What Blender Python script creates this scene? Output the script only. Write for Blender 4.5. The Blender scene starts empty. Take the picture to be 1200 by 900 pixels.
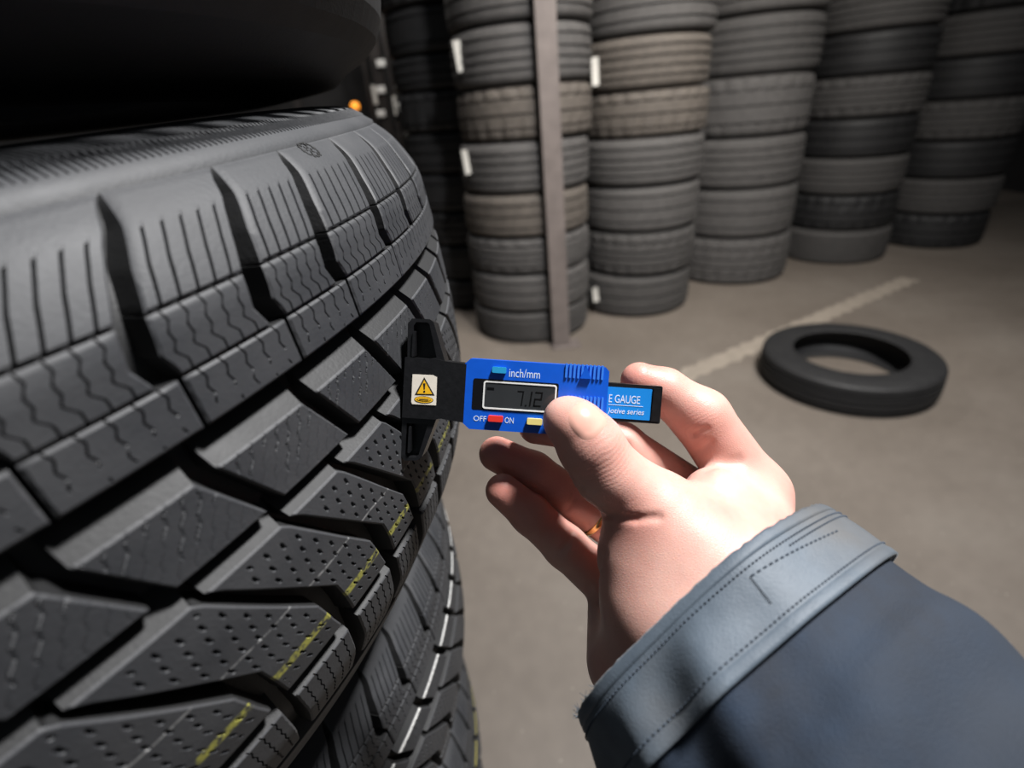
import bpy, bmesh, math, random
import numpy as np
from mathutils import Matrix, Vector

random.seed(7)
rng = np.random.default_rng(7)
SC = bpy.context.scene
COL = SC.collection

# ------------------------------------------------------------------ camera, world, lights, exposure
F = 600.0                      # focal length in pixels of a 1200 x 900 frame
VPX, VPY = 700.0, 1560.0       # where verticals meet (downwards)
CAMH = 1.10
_d = np.array([VPX - 600, VPY - 450, F]); _d /= np.linalg.norm(_d)
UP = -_d
FW = np.array([0, 0, 1.0]) - UP * UP[2]; FW /= np.linalg.norm(FW)
RT = np.cross(_d, FW)
def cam2w(v):                  # camera vector (x right, y down, z forward) to world
    v = np.asarray(v, float)
    return np.stack([v @ RT, v @ FW, v @ UP], -1)
def P(px, py, z):              # world point seen at (px, py), z metres in front of the lens
    return cam2w([(px - 600) * z / F, (py - 450) * z / F, z]) + np.array([0, 0, CAMH])
cam_d = bpy.data.cameras.new('camera')
cam = bpy.data.objects.new('camera', cam_d); COL.objects.link(cam)
cr, cu, cb = cam2w([1, 0, 0]), cam2w([0, -1, 0]), cam2w([0, 0, -1])
cam.matrix_world = Matrix(((cr[0], cu[0], cb[0], 0), (cr[1], cu[1], cb[1], 0), (cr[2], cu[2], cb[2], CAMH), (0, 0, 0, 1)))
cam_d.sensor_width = 36; cam_d.lens = 18.0
cam_d.clip_start = 0.01
cam_d.dof.use_dof = True; cam_d.dof.focus_distance = 0.205; cam_d.dof.aperture_fstop = 6.5
SC.camera = cam

world = bpy.data.worlds.new('world'); SC.world = world
world.use_nodes = True
world.node_tree.nodes['Background'].inputs[0].default_value = (0.80, 0.90, 1.0, 1)
world.node_tree.nodes['Background'].inputs[1].default_value = 0.075

def area(name, loc, target, sx, sy, power, col, spread=math.pi):
    l = bpy.data.lights.new(name, 'AREA'); l.shape = 'RECTANGLE'; l.size = sx; l.size_y = sy
    l.energy = power; l.color = col; l.spread = spread
    o = bpy.data.objects.new(name, l); COL.objects.link(o); o.location = loc
    o.rotation_euler = (Vector(target) - Vector(loc)).to_track_quat('-Z', 'Y').to_euler()
    return o
area('ceiling_lamp', (0.80, 0.32, 2.65), (0.15, 0.5, 0.8), 0.30, 0.20, 108, (1.0, 0.99, 0.985))
area('aisle_fill', (1.15, 1.15, 3.0), (0.75, 2.75, 0.9), 1.2, 0.3, 38, (1.0, 0.94, 0.86), 1.75)  # unseen fill added for the stacks, its spread cut to spare the hand
area('rear_fill', (-0.5, 3.2, 3.1), (-0.45, 4.3, 1.2), 0.3, 0.1, 40, (1.0, 0.95, 0.90))  # unseen light added to brighten the rack's white clips

SC.view_settings.view_transform = 'Standard'; SC.view_settings.look = 'None'
SC.view_settings.gamma = 1; SC.view_settings.use_curve_mapping = False
SC.view_settings.exposure = 0.0

# ------------------------------------------------------------------ helpers
def srgb(r, g, b):
    f = lambda c: (c / 255 / 12.92) if c / 255 <= 0.04045 else ((c / 255 + 0.055) / 1.055) ** 2.4
    return (f(r), f(g), f(b), 1)

def mesh(name, verts, faces, smooth=False):
    me = bpy.data.meshes.new(name)
    me.from_pydata([tuple(map(float, v)) for v in verts], [], [tuple(int(i) for i in f) for f in faces])
    if smooth:
        me.polygons.foreach_set('use_smooth', [True] * len(me.polygons))
    me.update()
    return me
def link(name, me, mat=None, parent=None):
    o = bpy.data.objects.new(name, me); COL.objects.link(o)
    if parent: o.parent = parent
    if mat and len(me.materials) == 0: me.materials.append(mat)
    return o
def tag(o, label, cat, group=None):
    o['label'] = label; o['category'] = cat
    if group: o['group'] = group
    return o
def thing(name, label, cat, loc=(0, 0, 0), group=None):
    o = bpy.data.objects.new(name, None); COL.objects.link(o); o.location = loc
    o.empty_display_size = 0.05
    return tag(o, label, cat, group)
def structure(o): o['kind'] = 'structure'; return o
def bm_mesh(name, bm, smooth=False):
    me = bpy.data.meshes.new(name)
    bmesh.ops.recalc_face_normals(bm, faces=bm.faces)
    bm.to_mesh(me); bm.free()
    if smooth: me.polygons.foreach_set('use_smooth', [True] * len(me.polygons))
    return me
def box_bm(bm, c, s, mtx=None):
    r = bmesh.ops.create_cube(bm, size=1)
    bmesh.ops.scale(bm, vec=s, verts=r['verts']); bmesh.ops.translate(bm, vec=c, verts=r['verts'])
    if mtx: bmesh.ops.transform(bm, matrix=mtx, verts=r['verts'])
    return r['verts']
def prism(bm, pts, z0, z1):
    """closed polygon pts (x,y) extruded from z0 to z1"""
    n = len(pts)
    a = [bm.verts.new((x, y, z0)) for x, y in pts]; b = [bm.verts.new((x, y, z1)) for x, y in pts]
    bm.faces.new(a[::-1]); bm.faces.new(b)
    for i in range(n): bm.faces.new((a[i], a[(i + 1) % n], b[(i + 1) % n], b[i]))
    return a + b
def ring_prism(bm, outer, inner, z0, z1):
    n = len(outer)
    L = [[bm.verts.new((x, y, z)) for x, y in pts] for pts, z in ((outer, z0), (outer, z1), (inner, z1), (inner, z0))]
    for k in range(4):
        A, B = L[k], L[(k + 1) % 4]
        for i in range(n):
            j = (i + 1) % n; bm.faces.new((A[i], A[j], B[j], B[i]))
def bevel_all(bm, w, seg=2, angle=0.5):
    ed = [e for e in bm.edges if len(e.link_faces) == 2 and e.calc_face_angle() > angle]
    bmesh.ops.bevel(bm, geom=ed, offset=w, segments=seg, profile=0.6, affect='EDGES', clamp_overlap=True)

# ------------------------------------------------------------------ materials
def nodes_of(name):
    m = bpy.data.materials.new(name); m.use_nodes = True
    nt = m.node_tree; b = nt.nodes['Principled BSDF']
    return m, nt, b
def N(nt, t, **kw):
    n = nt.nodes.new(t)
    for k, v in kw.items():
        if k in n.inputs: n.inputs[k].default_value = v
        else: setattr(n, k, v)
    return n
def ramp(nt, src, stops):
    r = nt.nodes.new('ShaderNodeValToRGB')
    while len(r.color_ramp.elements) < len(stops): r.color_ramp.elements.new(0.5)
    for e, (p, c) in zip(r.color_ramp.elements, stops): e.position = p; e.color = c
    nt.links.new(src, r.inputs[0]); return r
def mix(nt, fac, a, b):
    m = nt.nodes.new('ShaderNodeMix'); m.data_type = 'RGBA'
    for s, v in ((0, fac), (6, a), (7, b)):
        if hasattr(v, 'links'): nt.links.new(v, m.inputs[s])
        else: m.inputs[s].default_value = v
    return m.outputs[2]
def math_n(nt, op, a, b=None, c=None):
    m = nt.nodes.new('ShaderNodeMath'); m.operation = op
    for i, v in enumerate((a, b, c)):
        if v is None: continue
        if hasattr(v, 'links'): nt.links.new(v, m.inputs[i])
        else: m.inputs[i].default_value = v
    return m.outputs[0]
def plain(name, col, rough=0.5, spec=0.5, metal=0.0, noise=0.0, scale=60, bump=0.0, coat=0.0):
    m, nt, b = nodes_of(name)
    b.inputs['Roughness'].default_value = rough; b.inputs['Metallic'].default_value = metal
    b.inputs['Specular IOR Level'].default_value = spec; b.inputs['Coat Weight'].default_value = coat
    b.inputs['Base Color'].default_value = col
    tc = N(nt, 'ShaderNodeTexCoord'); no = N(nt, 'ShaderNodeTexNoise', Scale=scale, Detail=4.0)
    nt.links.new(tc.outputs['Object'], no.inputs['Vector'])
    if noise:
        c2 = tuple(max(0, c * (1 - noise)) for c in col[:3]) + (1,); c3 = tuple(min(1, c * (1 + noise)) for c in col[:3]) + (1,)
        r = ramp(nt, no.outputs['Fac'], [(0.3, c2), (0.7, c3)]); nt.links.new(r.outputs[0], b.inputs['Base Color'])
    if bump:
        bp = N(nt, 'ShaderNodeBump', Strength=bump, Distance=0.001); nt.links.new(no.outputs['Fac'], bp.inputs['Height'])
        nt.links.new(bp.outputs[0], b.inputs['Normal'])
    return m

def rubber(name, base=(0.0255, 0.027, 0.0305), dust=(0.058, 0.058, 0.060), stripe=None, rough=0.62, knurl=False, grooves=False):
    m, nt, b = nodes_of(name)
    tc = N(nt, 'ShaderNodeTexCoord')
    n1 = N(nt, 'ShaderNodeTexNoise', Scale=28.0, Detail=6.0, Roughness=0.65); nt.links.new(tc.outputs['Object'], n1.inputs['Vector'])
    n2 = N(nt, 'ShaderNodeTexNoise', Scale=900.0, Detail=3.0); nt.links.new(tc.outputs['Object'], n2.inputs['Vector'])
    r = ramp(nt, n1.outputs['Fac'], [(0.35, base + (1,)), (0.72, tuple(0.55 * a + 0.45 * d for a, d in zip(base, dust)) + (1,))])
    at = N(nt, 'ShaderNodeAttribute', attribute_name='wear_glint')
    w = math_n(nt, 'MULTIPLY', at.outputs['Fac'], math_n(nt, 'MULTIPLY_ADD', n2.outputs['Fac'], 1.4, -0.1))
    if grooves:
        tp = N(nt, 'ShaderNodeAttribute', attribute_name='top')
        body = mix(nt, tp.outputs['Fac'], (0.012, 0.0122, 0.0128, 1), r.outputs[0])  # near-black groove walls: clean unworn rubber, with groove shade put into the colour
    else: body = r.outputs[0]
    col = mix(nt, w, body, (0.14, 0.14, 0.145, 1))
    sx = N(nt, 'ShaderNodeSeparateXYZ'); nt.links.new(tc.outputs['Object'], sx.inputs[0])
    z = sx.outputs['Z']
    if stripe:
        for (zc, hw, c, wob, thr) in stripe:
            nz = N(nt, 'ShaderNodeTexNoise', Scale=22.0, Detail=2.0); nt.links.new(tc.outputs['Object'], nz.inputs['Vector'])
            zz = math_n(nt, 'ADD', z, math_n(nt, 'MULTIPLY', math_n(nt, 'SUBTRACT', nz.outputs['Fac'], 0.5), wob))
            d = math_n(nt, 'ABSOLUTE', math_n(nt, 'SUBTRACT', zz, zc))
            s = math_n(nt, 'SUBTRACT', 1.0, math_n(nt, 'DIVIDE', d, hw)); 
            s2 = N(nt, 'ShaderNodeClamp'); nt.links.new(math_n(nt, 'MULTIPLY', s, 3.0), s2.inputs[0])
            nb = N(nt, 'ShaderNodeTexNoise', Scale=420.0, Detail=3.0); nt.links.new(tc.outputs['Object'], nb.inputs['Vector'])
            br = ramp(nt, nb.outputs['Fac'], [(thr - 0.05, (0, 0, 0, 1)), (thr + 0.10, (1, 1, 1, 1))])
            f = math_n(nt, 'MULTIPLY', math_n(nt, 'MULTIPLY', s2.outputs[0], br.outputs[0]), math_n(nt, 'GREATER_THAN', N(nt, 'ShaderNodeAttribute', attribute_name='top').outputs['Fac'], 0.97))
            col = mix(nt, f, col, c)
    nt.links.new(col, b.inputs['Base Color'])
    rr = math_n(nt, 'MULTIPLY_ADD', n1.outputs['Fac'], 0.25, rough - 0.12); nt.links.new(rr, b.inputs['Roughness'])
    b.inputs['Specular IOR Level'].default_value = 0.45
    h = math_n(nt, 'MULTIPLY', n2.outputs['Fac'], 1.0)
    if knurl:   # fine radial knurling on a band of the sidewall
        ang = math_n(nt, 'ARCTAN2', sx.outputs['Y'], sx.outputs['X'])
        rad = N(nt, 'ShaderNodeVectorMath', operation='LENGTH')
        cb = N(nt, 'ShaderNodeCombineXYZ'); nt.links.new(sx.outputs['X'], cb.inputs[0]); nt.links.new(sx.outputs['Y'], cb.inputs[1])
        nt.links.new(cb.outputs[0], rad.inputs[0])
        saw = math_n(nt, 'SINE', math_n(nt, 'MULTIPLY', ang, 4600.0))
        band = math_n(nt, 'MULTIPLY', math_n(nt, 'LESS_THAN', rad.outputs['Value'], 0.2985), math_n(nt, 'GREATER_THAN', rad.outputs['Value'], 0.268))
        h = math_n(nt, 'ADD', h, math_n(nt, 'MULTIPLY', saw, math_n(nt, 'MULTIPLY', band, 3.0)))
    bp = N(nt, 'ShaderNodeBump', Strength=0.35, Distance=0.0003); nt.links.new(h, bp.inputs['Height'])
    nt.links.new(bp.outputs[0], b.inputs['Normal'])
    return m

M = {}
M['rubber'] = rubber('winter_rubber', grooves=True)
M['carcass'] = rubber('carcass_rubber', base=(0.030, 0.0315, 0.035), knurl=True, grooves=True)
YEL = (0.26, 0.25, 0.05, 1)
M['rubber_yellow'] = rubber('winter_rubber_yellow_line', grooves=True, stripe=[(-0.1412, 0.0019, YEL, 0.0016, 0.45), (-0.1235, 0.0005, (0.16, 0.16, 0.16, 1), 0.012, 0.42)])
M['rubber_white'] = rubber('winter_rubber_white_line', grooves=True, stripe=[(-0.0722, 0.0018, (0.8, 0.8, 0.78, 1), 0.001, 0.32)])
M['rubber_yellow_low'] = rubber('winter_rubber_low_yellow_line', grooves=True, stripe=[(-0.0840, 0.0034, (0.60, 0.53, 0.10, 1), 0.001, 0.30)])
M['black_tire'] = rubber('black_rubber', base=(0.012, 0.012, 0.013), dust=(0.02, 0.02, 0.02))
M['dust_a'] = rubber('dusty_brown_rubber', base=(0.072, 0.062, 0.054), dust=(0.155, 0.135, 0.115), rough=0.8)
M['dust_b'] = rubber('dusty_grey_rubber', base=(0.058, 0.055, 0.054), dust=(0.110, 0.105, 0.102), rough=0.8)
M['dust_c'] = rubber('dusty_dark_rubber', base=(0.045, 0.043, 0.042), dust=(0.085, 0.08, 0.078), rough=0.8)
M['blue'] = plain('blue_plastic', srgb(12, 84, 196), 0.33, 0.5, noise=0.05, scale=200, bump=0.05)
M['blue_label'] = plain('sky_blue_label', srgb(18, 128, 212), 0.4, noise=0.03)
M['blue_ridge'] = plain('highlit_blue_plastic', srgb(52, 120, 220), 0.3, noise=0.04)  # lighter blue paints the ridge highlights into the plastic
M['black_plastic'] = plain('black_plastic', (0.008, 0.008, 0.009, 1), 0.30, 0.5, noise=0.2, scale=400, bump=0.15)
M['black_gloss'] = plain('black_gloss_plastic', (0.006, 0.006, 0.007, 1), 0.15, 0.5)
M['lcd'] = plain('lcd_glass', (0.030, 0.032, 0.034, 1), 0.12, 0.5, noise=0.1, scale=80)
M['digit'] = plain('lcd_segment', (0.002, 0.002, 0.002, 1), 0.3)
M['white_print'] = plain('white_print', srgb(205, 220, 240), 0.5, noise=0.05)
M['white_frame'] = plain('white_frame', srgb(225, 225, 222), 0.4, noise=0.04)
M['cyan_btn'] = plain('cyan_button', srgb(38, 150, 198), 0.4, noise=0.04)
M['red_btn'] = plain('red_button', srgb(222, 52, 40), 0.4, noise=0.04)
M['yellow_btn'] = plain('yellow_button', srgb(226, 208, 128), 0.4, noise=0.04)
M['label_white'] = plain('label_white', srgb(222, 214, 200), 0.5, noise=0.06, scale=300)
M['label_yellow'] = plain('label_yellow', srgb(232, 178, 28), 0.5, noise=0.05)
M['label_black'] = plain('label_black', (0.01, 0.01, 0.01, 1), 0.5)
M['paper'] = plain('paper_tag', srgb(190, 188, 182), 0.7, noise=0.08, scale=40)
M['gold'] = plain('gold', srgb(236, 196, 130), 0.22, 0.5, metal=1.0, noise=0.03)
M['post_steel'] = plain('painted_post_steel', srgb(104, 96, 93), 0.6, 0.4, noise=0.16, scale=14, bump=0.2)
M['rack_steel'] = plain('dark_rack_steel', (0.02, 0.017, 0.016, 1), 0.5, 0.4, noise=0.2, scale=12)
M['line_paint'] = plain('worn_line_paint', srgb(138, 129, 118), 0.8, noise=0.12, scale=18)
M['wall'] = plain('dark_wall_paint', (0.016, 0.0155, 0.016, 1), 0.85, 0.3, noise=0.25, scale=3)

def floor_mat():
    m, nt, b = nodes_of('concrete_floor')
    tc = N(nt, 'ShaderNodeTexCoord')
    n1 = N(nt, 'ShaderNodeTexNoise', Scale=1.6, Detail=7.0, Roughness=0.6); n2 = N(nt, 'ShaderNodeTexNoise', Scale=26.0, Detail=5.0)
    n3 = N(nt, 'ShaderNodeTexVoronoi', Scale=30.0)
    for n in (n1, n2, n3): nt.links.new(tc.outputs['Object'], n.inputs['Vector'])
    r = ramp(nt, n1.outputs['Fac'], [(0.3, srgb(98, 90, 82)), (0.55, srgb(110, 102, 94)), (0.75, srgb(119, 112, 104))])
    r2 = ramp(nt, n2.outputs['Fac'], [(0.35, (0.93, 0.93, 0.93, 1)), (0.7, (1.02, 1.02, 1.02, 1))])
    mm = nt.nodes.new('ShaderNodeMix'); mm.data_type = 'RGBA'; mm.blend_type = 'MULTIPLY'; mm.inputs[0].default_value = 1
    nt.links.new(r.outputs[0], mm.inputs[6]); nt.links.new(r2.outputs[0], mm.inputs[7])
    sp = ramp(nt, n3.outputs['Distance'], [(0.05, (1, 1, 1, 1)), (0.09, (0, 0, 0, 1))])
    c = mix(nt, math_n(nt, 'MULTIPLY', sp.outputs[0], 0.35), mm.outputs[2], srgb(182, 174, 162))
    nt.links.new(c, b.inputs['Base Color']); b.inputs['Roughness'].default_value = 0.62
    bp = N(nt, 'ShaderNodeBump', Strength=0.15, Distance=0.004); nt.links.new(n2.outputs['Fac'], bp.inputs['Height']); nt.links.new(bp.outputs[0], b.inputs['Normal'])
    return m
M['floor'] = floor_mat()

def skin_mat():
    m, nt, b = nodes_of('skin')
    tc = N(nt, 'ShaderNodeTexCoord')
    n1 = N(nt, 'ShaderNodeTexNoise', Scale=34.0, Detail=4.0); n2 = N(nt, 'ShaderNodeTexNoise', Scale=260.0, Detail=3.0)
    v = N(nt, 'ShaderNodeTexVoronoi', Scale=900.0); v.feature = 'DISTANCE_TO_EDGE'
    mp = N(nt, 'ShaderNodeMapping'); mp.inputs['Rotation'].default_value = (0.3, 0.5, 0.7); mp.inputs['Scale'].default_value = (1, 2.6, 1)
    nt.links.new(tc.outputs['Object'], mp.inputs[0])
    for n in (n1, n2): nt.links.new(tc.outputs['Object'], n.inputs['Vector'])
    nt.links.new(mp.outputs[0], v.inputs['Vector'])
    r = ramp(nt, n1.outputs['Fac'], [(0.3, srgb(194, 146, 134)), (0.55, srgb(207, 165, 152)), (0.75, srgb(214, 178, 166))])
    at = N(nt, 'ShaderNodeAttribute', attribute_name='red')
    c = mix(nt, at.outputs['Fac'], r.outputs[0], srgb(196, 112, 98))
    nt.links.new(c, b.inputs['Base Color'])
    b.inputs['Roughness'].default_value = 0.45; b.inputs['Specular IOR Level'].default_value = 0.4
    b.inputs['Subsurface Weight'].default_value = 0.25; b.inputs['Subsurface Radius'].default_value = (1.0, 0.35, 0.2); b.inputs['Subsurface Scale'].default_value = 0.004
    h = math_n(nt, 'ADD', math_n(nt, 'MULTIPLY', v.outputs['Distance'], 1.5), math_n(nt, 'MULTIPLY', n2.outputs['Fac'], 0.6))
    ph = N(nt, 'ShaderNodeAttribute', attribute_name='wphase'); mk = N(nt, 'ShaderNodeAttribute', attribute_name='wmask')
    n4 = N(nt, 'ShaderNodeTexNoise', Scale=110.0, Detail=2.0); nt.links.new(tc.outputs['Object'], n4.inputs['Vector'])
    ws = math_n(nt, 'SINE', math_n(nt, 'ADD', math_n(nt, 'MULTIPLY', ph.outputs['Fac'], 3600.0), math_n(nt, 'MULTIPLY', n4.outputs['Fac'], 16.0)))
    h = math_n(nt, 'ADD', math_n(nt, 'MULTIPLY', h, 0.55), math_n(nt, 'MULTIPLY', math_n(nt, 'MULTIPLY', ws, mk.outputs['Fac']), 0.26))
    bp = N(nt, 'ShaderNodeBump', Strength=0.30, Distance=0.0004); nt.links.new(h, bp.inputs['Height']); nt.links.new(bp.outputs[0], b.inputs['Normal'])
    return m
M['skin'] = skin_mat()
M['nail'] = plain('fingernail', srgb(214, 162, 146), 0.22, 0.5, noise=0.04, scale=300)

def cloth_mat(name, c1, c2, c3, rough, weave, bumpd):
    m, nt, b = nodes_of(name)
    tc = N(nt, 'ShaderNodeTexCoord')
    n1 = N(nt, 'ShaderNodeTexNoise', Scale=30.0, Detail=6.0, Roughness=0.6); n2 = N(nt, 'ShaderNodeTexNoise', Scale=14.0, Detail=4.0)
    n3 = N(nt, 'ShaderNodeTexNoise', Scale=weave, Detail=2.0)
    for n in (n1, n2, n3): nt.links.new(tc.outputs['Object'], n.inputs['Vector'])
    r = ramp(nt, n1.outputs['Fac'], [(0.35, c1), (0.65, c2)])
    r2 = ramp(nt, n2.outputs['Fac'], [(0.45, (0, 0, 0, 1)), (0.62, (1, 1, 1, 1))])
    c = mix(nt, math_n(nt, 'MULTIPLY', r2.outputs[0], 0.8), r.outputs[0], c3)
    nt.links.new(c, b.inputs['Base Color']); b.inputs['Roughness'].default_value = rough
    b.inputs['Sheen Weight'].default_value = 0.1
    bp = N(nt, 'ShaderNodeBump', Strength=0.4, Distance=bumpd); nt.links.new(n3.outputs['Fac'], bp.inputs['Height']); nt.links.new(bp.outputs[0], b.inputs['Normal'])
    return m
M['cuff'] = cloth_mat('worn_cuff_cloth', srgb(64, 75, 86), srgb(88, 99, 110), srgb(82, 77, 71), 0.6, 1400, 0.0003)
M['denim'] = cloth_mat('dark_blue_cloth', srgb(8, 19, 33), srgb(16, 37, 58), srgb(11, 24, 38), 0.8, 1800, 0.0006)
M['thread'] = plain('stitch_thread', srgb(44, 54, 66), 0.8, noise=0.1)

# ------------------------------------------------------------------ the room
def plane(name, pts, mat):
    o = link(name, mesh(name, pts, [(0, 1, 2, 3)]), mat); return structure(o)
plane('floor', [(-3, -1.5, 0), (5, -1.5, 0), (5, 5.2, 0), (-3, 5.2, 0)], M['floor'])
plane('wall_back', [(-3, 5.2, 0), (5, 5.2, 0), (5, 5.2, 3.4), (-3, 5.2, 3.4)], M['wall'])
plane('wall_right', [(5, 5.2, 0), (5, -1.5, 0), (5, -1.5, 3.4), (5, 5.2, 3.4)], M['wall'])
plane('wall_left', [(-3, -1.5, 0), (-3, 5.2, 0), (-3, 5.2, 3.4), (-3, -1.5, 3.4)], M['wall'])
# worn painted line on the floor
def paint_line():
    a, b = np.array([0.72, 1.95]), np.array([2.45, 2.92]); d = (b - a) / np.linalg.norm(b - a); n = np.array([-d[1], d[0]])
    vs, fs = [], []
    for i in range(60):
        t = i / 59; c = a + (b - a) * t
        for s in (-1, 1):
            q = c + n * s * (0.045 + 0.012 * math.sin(i * 2.1 + s) + 0.008 * random.random())
            vs.append((q[0], q[1], 0.0015))
    for i in range(59): fs.append((2 * i, 2 * i + 1, 2 * i + 3, 2 * i + 2))
    structure(link('trim_1', mesh('floor_line', vs, fs), M['line_paint']))
paint_line()

# ------------------------------------------------------------------ the winter tyres of the front stack
ZZ = np.array([-.262, -.258, -.25, -.235, -.2157, -.1755, -.14, -.11, -.06, -.0335, -.0266, -.0196, -.0135, -.0074, .0013, .0035, .0065])
RR = np.array([.245, .256, .268, .282, .295, .318, .326, .328, .3275, .326, .323, .319, .315, .3085, .299, .290, .268])
def rprof(z):
    # smoothed interpolation of the measured cross-section
    z = np.asarray(z, float); s = 0
    for o in (-.004, -.002, 0, .002, .004): s = s + np.interp(z + o * np.clip((0.0 - z) / 0.02, 0, 1), ZZ, RR)
    return s / 5
R0 = 0.328
DEG = math.pi / 180
def pl(tab, z):               # piecewise linear in -z
    xs = [t[0] for t in tab]; ys = [t[1] for t in tab]
    return np.interp(-np.asarray(z, float), xs, ys)

def block_mesh(name, lo, hi, z0, z1, sip=(), hfun=None, nu=16, nv=16, depth=0.0085, top_draft=0.0, ch=0.0007, inner_fade=None):
    """one tread block: lo(z), hi(z) side boundaries in degrees, z0 upper and z1 lower edge"""
    zm = 0.5 * (z0 + z1); width = (float(hi(zm)) - float(lo(zm))) * DEG * R0; hgt = z0 - z1
    cu, cv = ch / width, ch / hgt
    us = set(np.linspace(cu, 1 - cu, nu)); low = {}
    ucols = sorted(us)
    if len(sip):
        cols = []
        for (uc, w) in sip:
            hw = 0.5 * w / width; cols += [(uc - hw, 0), (uc - hw * 0.8, 1), (uc + hw * 0.8, 1), (uc + hw, 0)]
        cols = [(cu, 0)] + cols + [(1 - cu, 0)]
        ucols = [c[0] for c in cols]; flag = [c[1] for c in cols]
    else: flag = [0] * len(ucols)
    U = np.array([0] + ucols + [1]); FL = np.array([0] + flag + [0])
    V = np.concatenate([[0], np.linspace(cv, 1 - cv, nv), [1]])
    UU, VV = np.meshgrid(U, V, indexing='ij')
    FF = np.repeat(FL[:, None], len(V), 1)
    h = np.zeros_like(UU)
    UW = UU.copy()
    if hfun:
        UW, dep = hfun(UU, VV, FF, width, hgt)
        h = h - dep * ((VV > 0) & (VV < 1) if z0 < -.065 else 1)
    edge = (UU == 0) | (UU == 1) | (VV == 0) | (VV == 1)
    h = np.where(edge, np.minimum(h - ch * 0.8, h - ch * 0.8), h)
    z = z0 + (z1 - z0) * VV
    th = (lo(z) + (hi(z) - lo(z)) * UW) * DEG
    r = rprof(z) + h
    vs = np.stack([r * np.cos(th), r * np.sin(th), z], -1).reshape(-1, 3)
    n1, n2 = UU.shape; idx = np.arange(n1 * n2).reshape(n1, n2)
    q = np.stack([idx[:-1, :-1], idx[1:, :-1], idx[1:, 1:], idx[:-1, 1:]], -1).reshape(-1, 4)
    wear_glint = np.where(edge.reshape(-1), 0.22, 0.0); wear_glint = np.where((VV == 0).reshape(-1) & (z0 < -.065), 0.6, wear_glint)  # pale edges: abrasion, with the upper-edge highlight put into the colour
    top = np.ones(len(wear_glint))
    # walls
    rim = np.concatenate([idx[:, 0], idx[-1, 1:], idx[-2::-1, -1], idx[0, -2:0:-1]])
    ru, rv = UU.reshape(-1)[rim], VV.reshape(-1)[rim]
    zb = z.reshape(-1)[rim] + np.where(rv == 0, top_draft, 0) + np.where(rv == 1, -0.0006, 0)
    tb = th.reshape(-1)[rim] + np.where(ru == 0, -0.0010 / R0, 0) + np.where(ru == 1, 0.0010 / R0, 0)
    dp = np.full(len(rim), depth)
    if inner_fade is not None: dp = inner_fade(z.reshape(-1)[rim])
    rb = rprof(z.reshape(-1)[rim]) - dp
    bot = np.stack([rb * np.cos(tb), rb * np.sin(tb), zb], -1)
    vs = np.concatenate([vs, vs[rim]])
    nb = len(vs); m = len(rim)
    j = np.arange(m); jn = (j + 1) % m
    wq = np.stack([nb - m + j, nb + j, nb + jn, nb - m + jn], -1)
    vs = np.concatenate([vs, bot]); q = np.concatenate([q, wq])
    wear_glint = np.concatenate([wear_glint, np.zeros(2 * m)]); top = np.concatenate([top, np.zeros(2 * m)])
    # orientation: outward
    me = mesh(name, vs, q, True); me.set_sharp_from_angle(angle=0.6)
    c = me.polygons[len(q) // 3]
    if c.normal.dot(Vector((c.center.x, c.center.y, 0))) < 0: me.flip_normals()
    for nm_, vv_ in (('wear_glint', wear_glint), ('top', top)): me.attributes.new(nm_, 'FLOAT', 'POINT').data.foreach_set('value', vv_.astype(np.float32))
    return me

def tri(x): return 2 * np.abs(2 * (x - np.floor(x + 0.5))) - 1
def straight(v_start):
    def f(U, V, FF, w, hgt):
        return U, FF * 0.0045 * np.clip((V - v_start) / 0.06, 0, 1)
    return f
def zig(amp, per, v_end=1.1, dash=None):
    def f(U, V, FF, w, hgt):
        wt = np.clip(np.minimum(U, 1 - U) * 12, 0, 1) * (U > 0) * (U < 1)
        s = tri(V * hgt / per)
        UW = U + wt * amp / w * s
        d = FF * 0.0026 * np.clip((v_end - V) / 0.05 + 0.5, 0, 1)
        if dash is not None:
            d = np.maximum(d, FF * 0.0024 * (V > v_end + 0.08) * (V < 0.93) * (np.mod(V * hgt / per + 0.3 * np.round(U * 7), 1) < dash))
        return UW, d
    return f
def wave_relief():            # faint wavy lines of the second row
    def f(U, V, FF, w, hgt):
        x = U * w * 1000 + V * hgt * 1000 * 1.15; y = V * hgt * 1000
        ph = x + 0.45 * tri(y / 5.0)
        s = np.abs(np.mod(ph, 4.4) - 2.2)
        deep = np.where(V < 0.45 + 0.3 * np.sin(x * 0.3), 0.8, 0.25)
        return U, 0.0009 * np.clip(1 - s / 0.36, 0, 1) * deep * np.clip((V - .03) / .05, 0, 1) * (V < 0.95)
    return f
def dots():                   # rows of short slanted sipe dashes
    def f(U, V, FF, w, hgt):
        y = V * hgt * 1000; x = U * w * 1000 + 0.89 * np.minimum(y, 36)
        # lattice of dashes: a = (4.9, 1.5), b = (0.5, 4.8)
        det = 4.9 * 4.8 - 1.5 * 0.5
        m_ = (x * 4.8 - y * 0.5) / det; n_ = (-x * 1.5 + y * 4.9) / det
        fm, fn = m_ - np.round(m_), n_ - np.round(n_)
        dx, dy = fm * 4.9 + fn * 0.5, fm * 1.5 + fn * 4.8
        a = dx * .38 + dy * .925; b = dx * .925 - dy * .38
        s = np.clip(1.6 - np.abs(a) / 0.85, 0, 1) * np.clip(1.6 - np.abs(b) / 0.27, 0, 1)
        m = (U > 0.07) * (U < 0.93) * (V > 0.05) * (V < 0.94)
        return U, 0.0018 * np.clip(s * 1.6, 0, 1) * m
    return f

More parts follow.
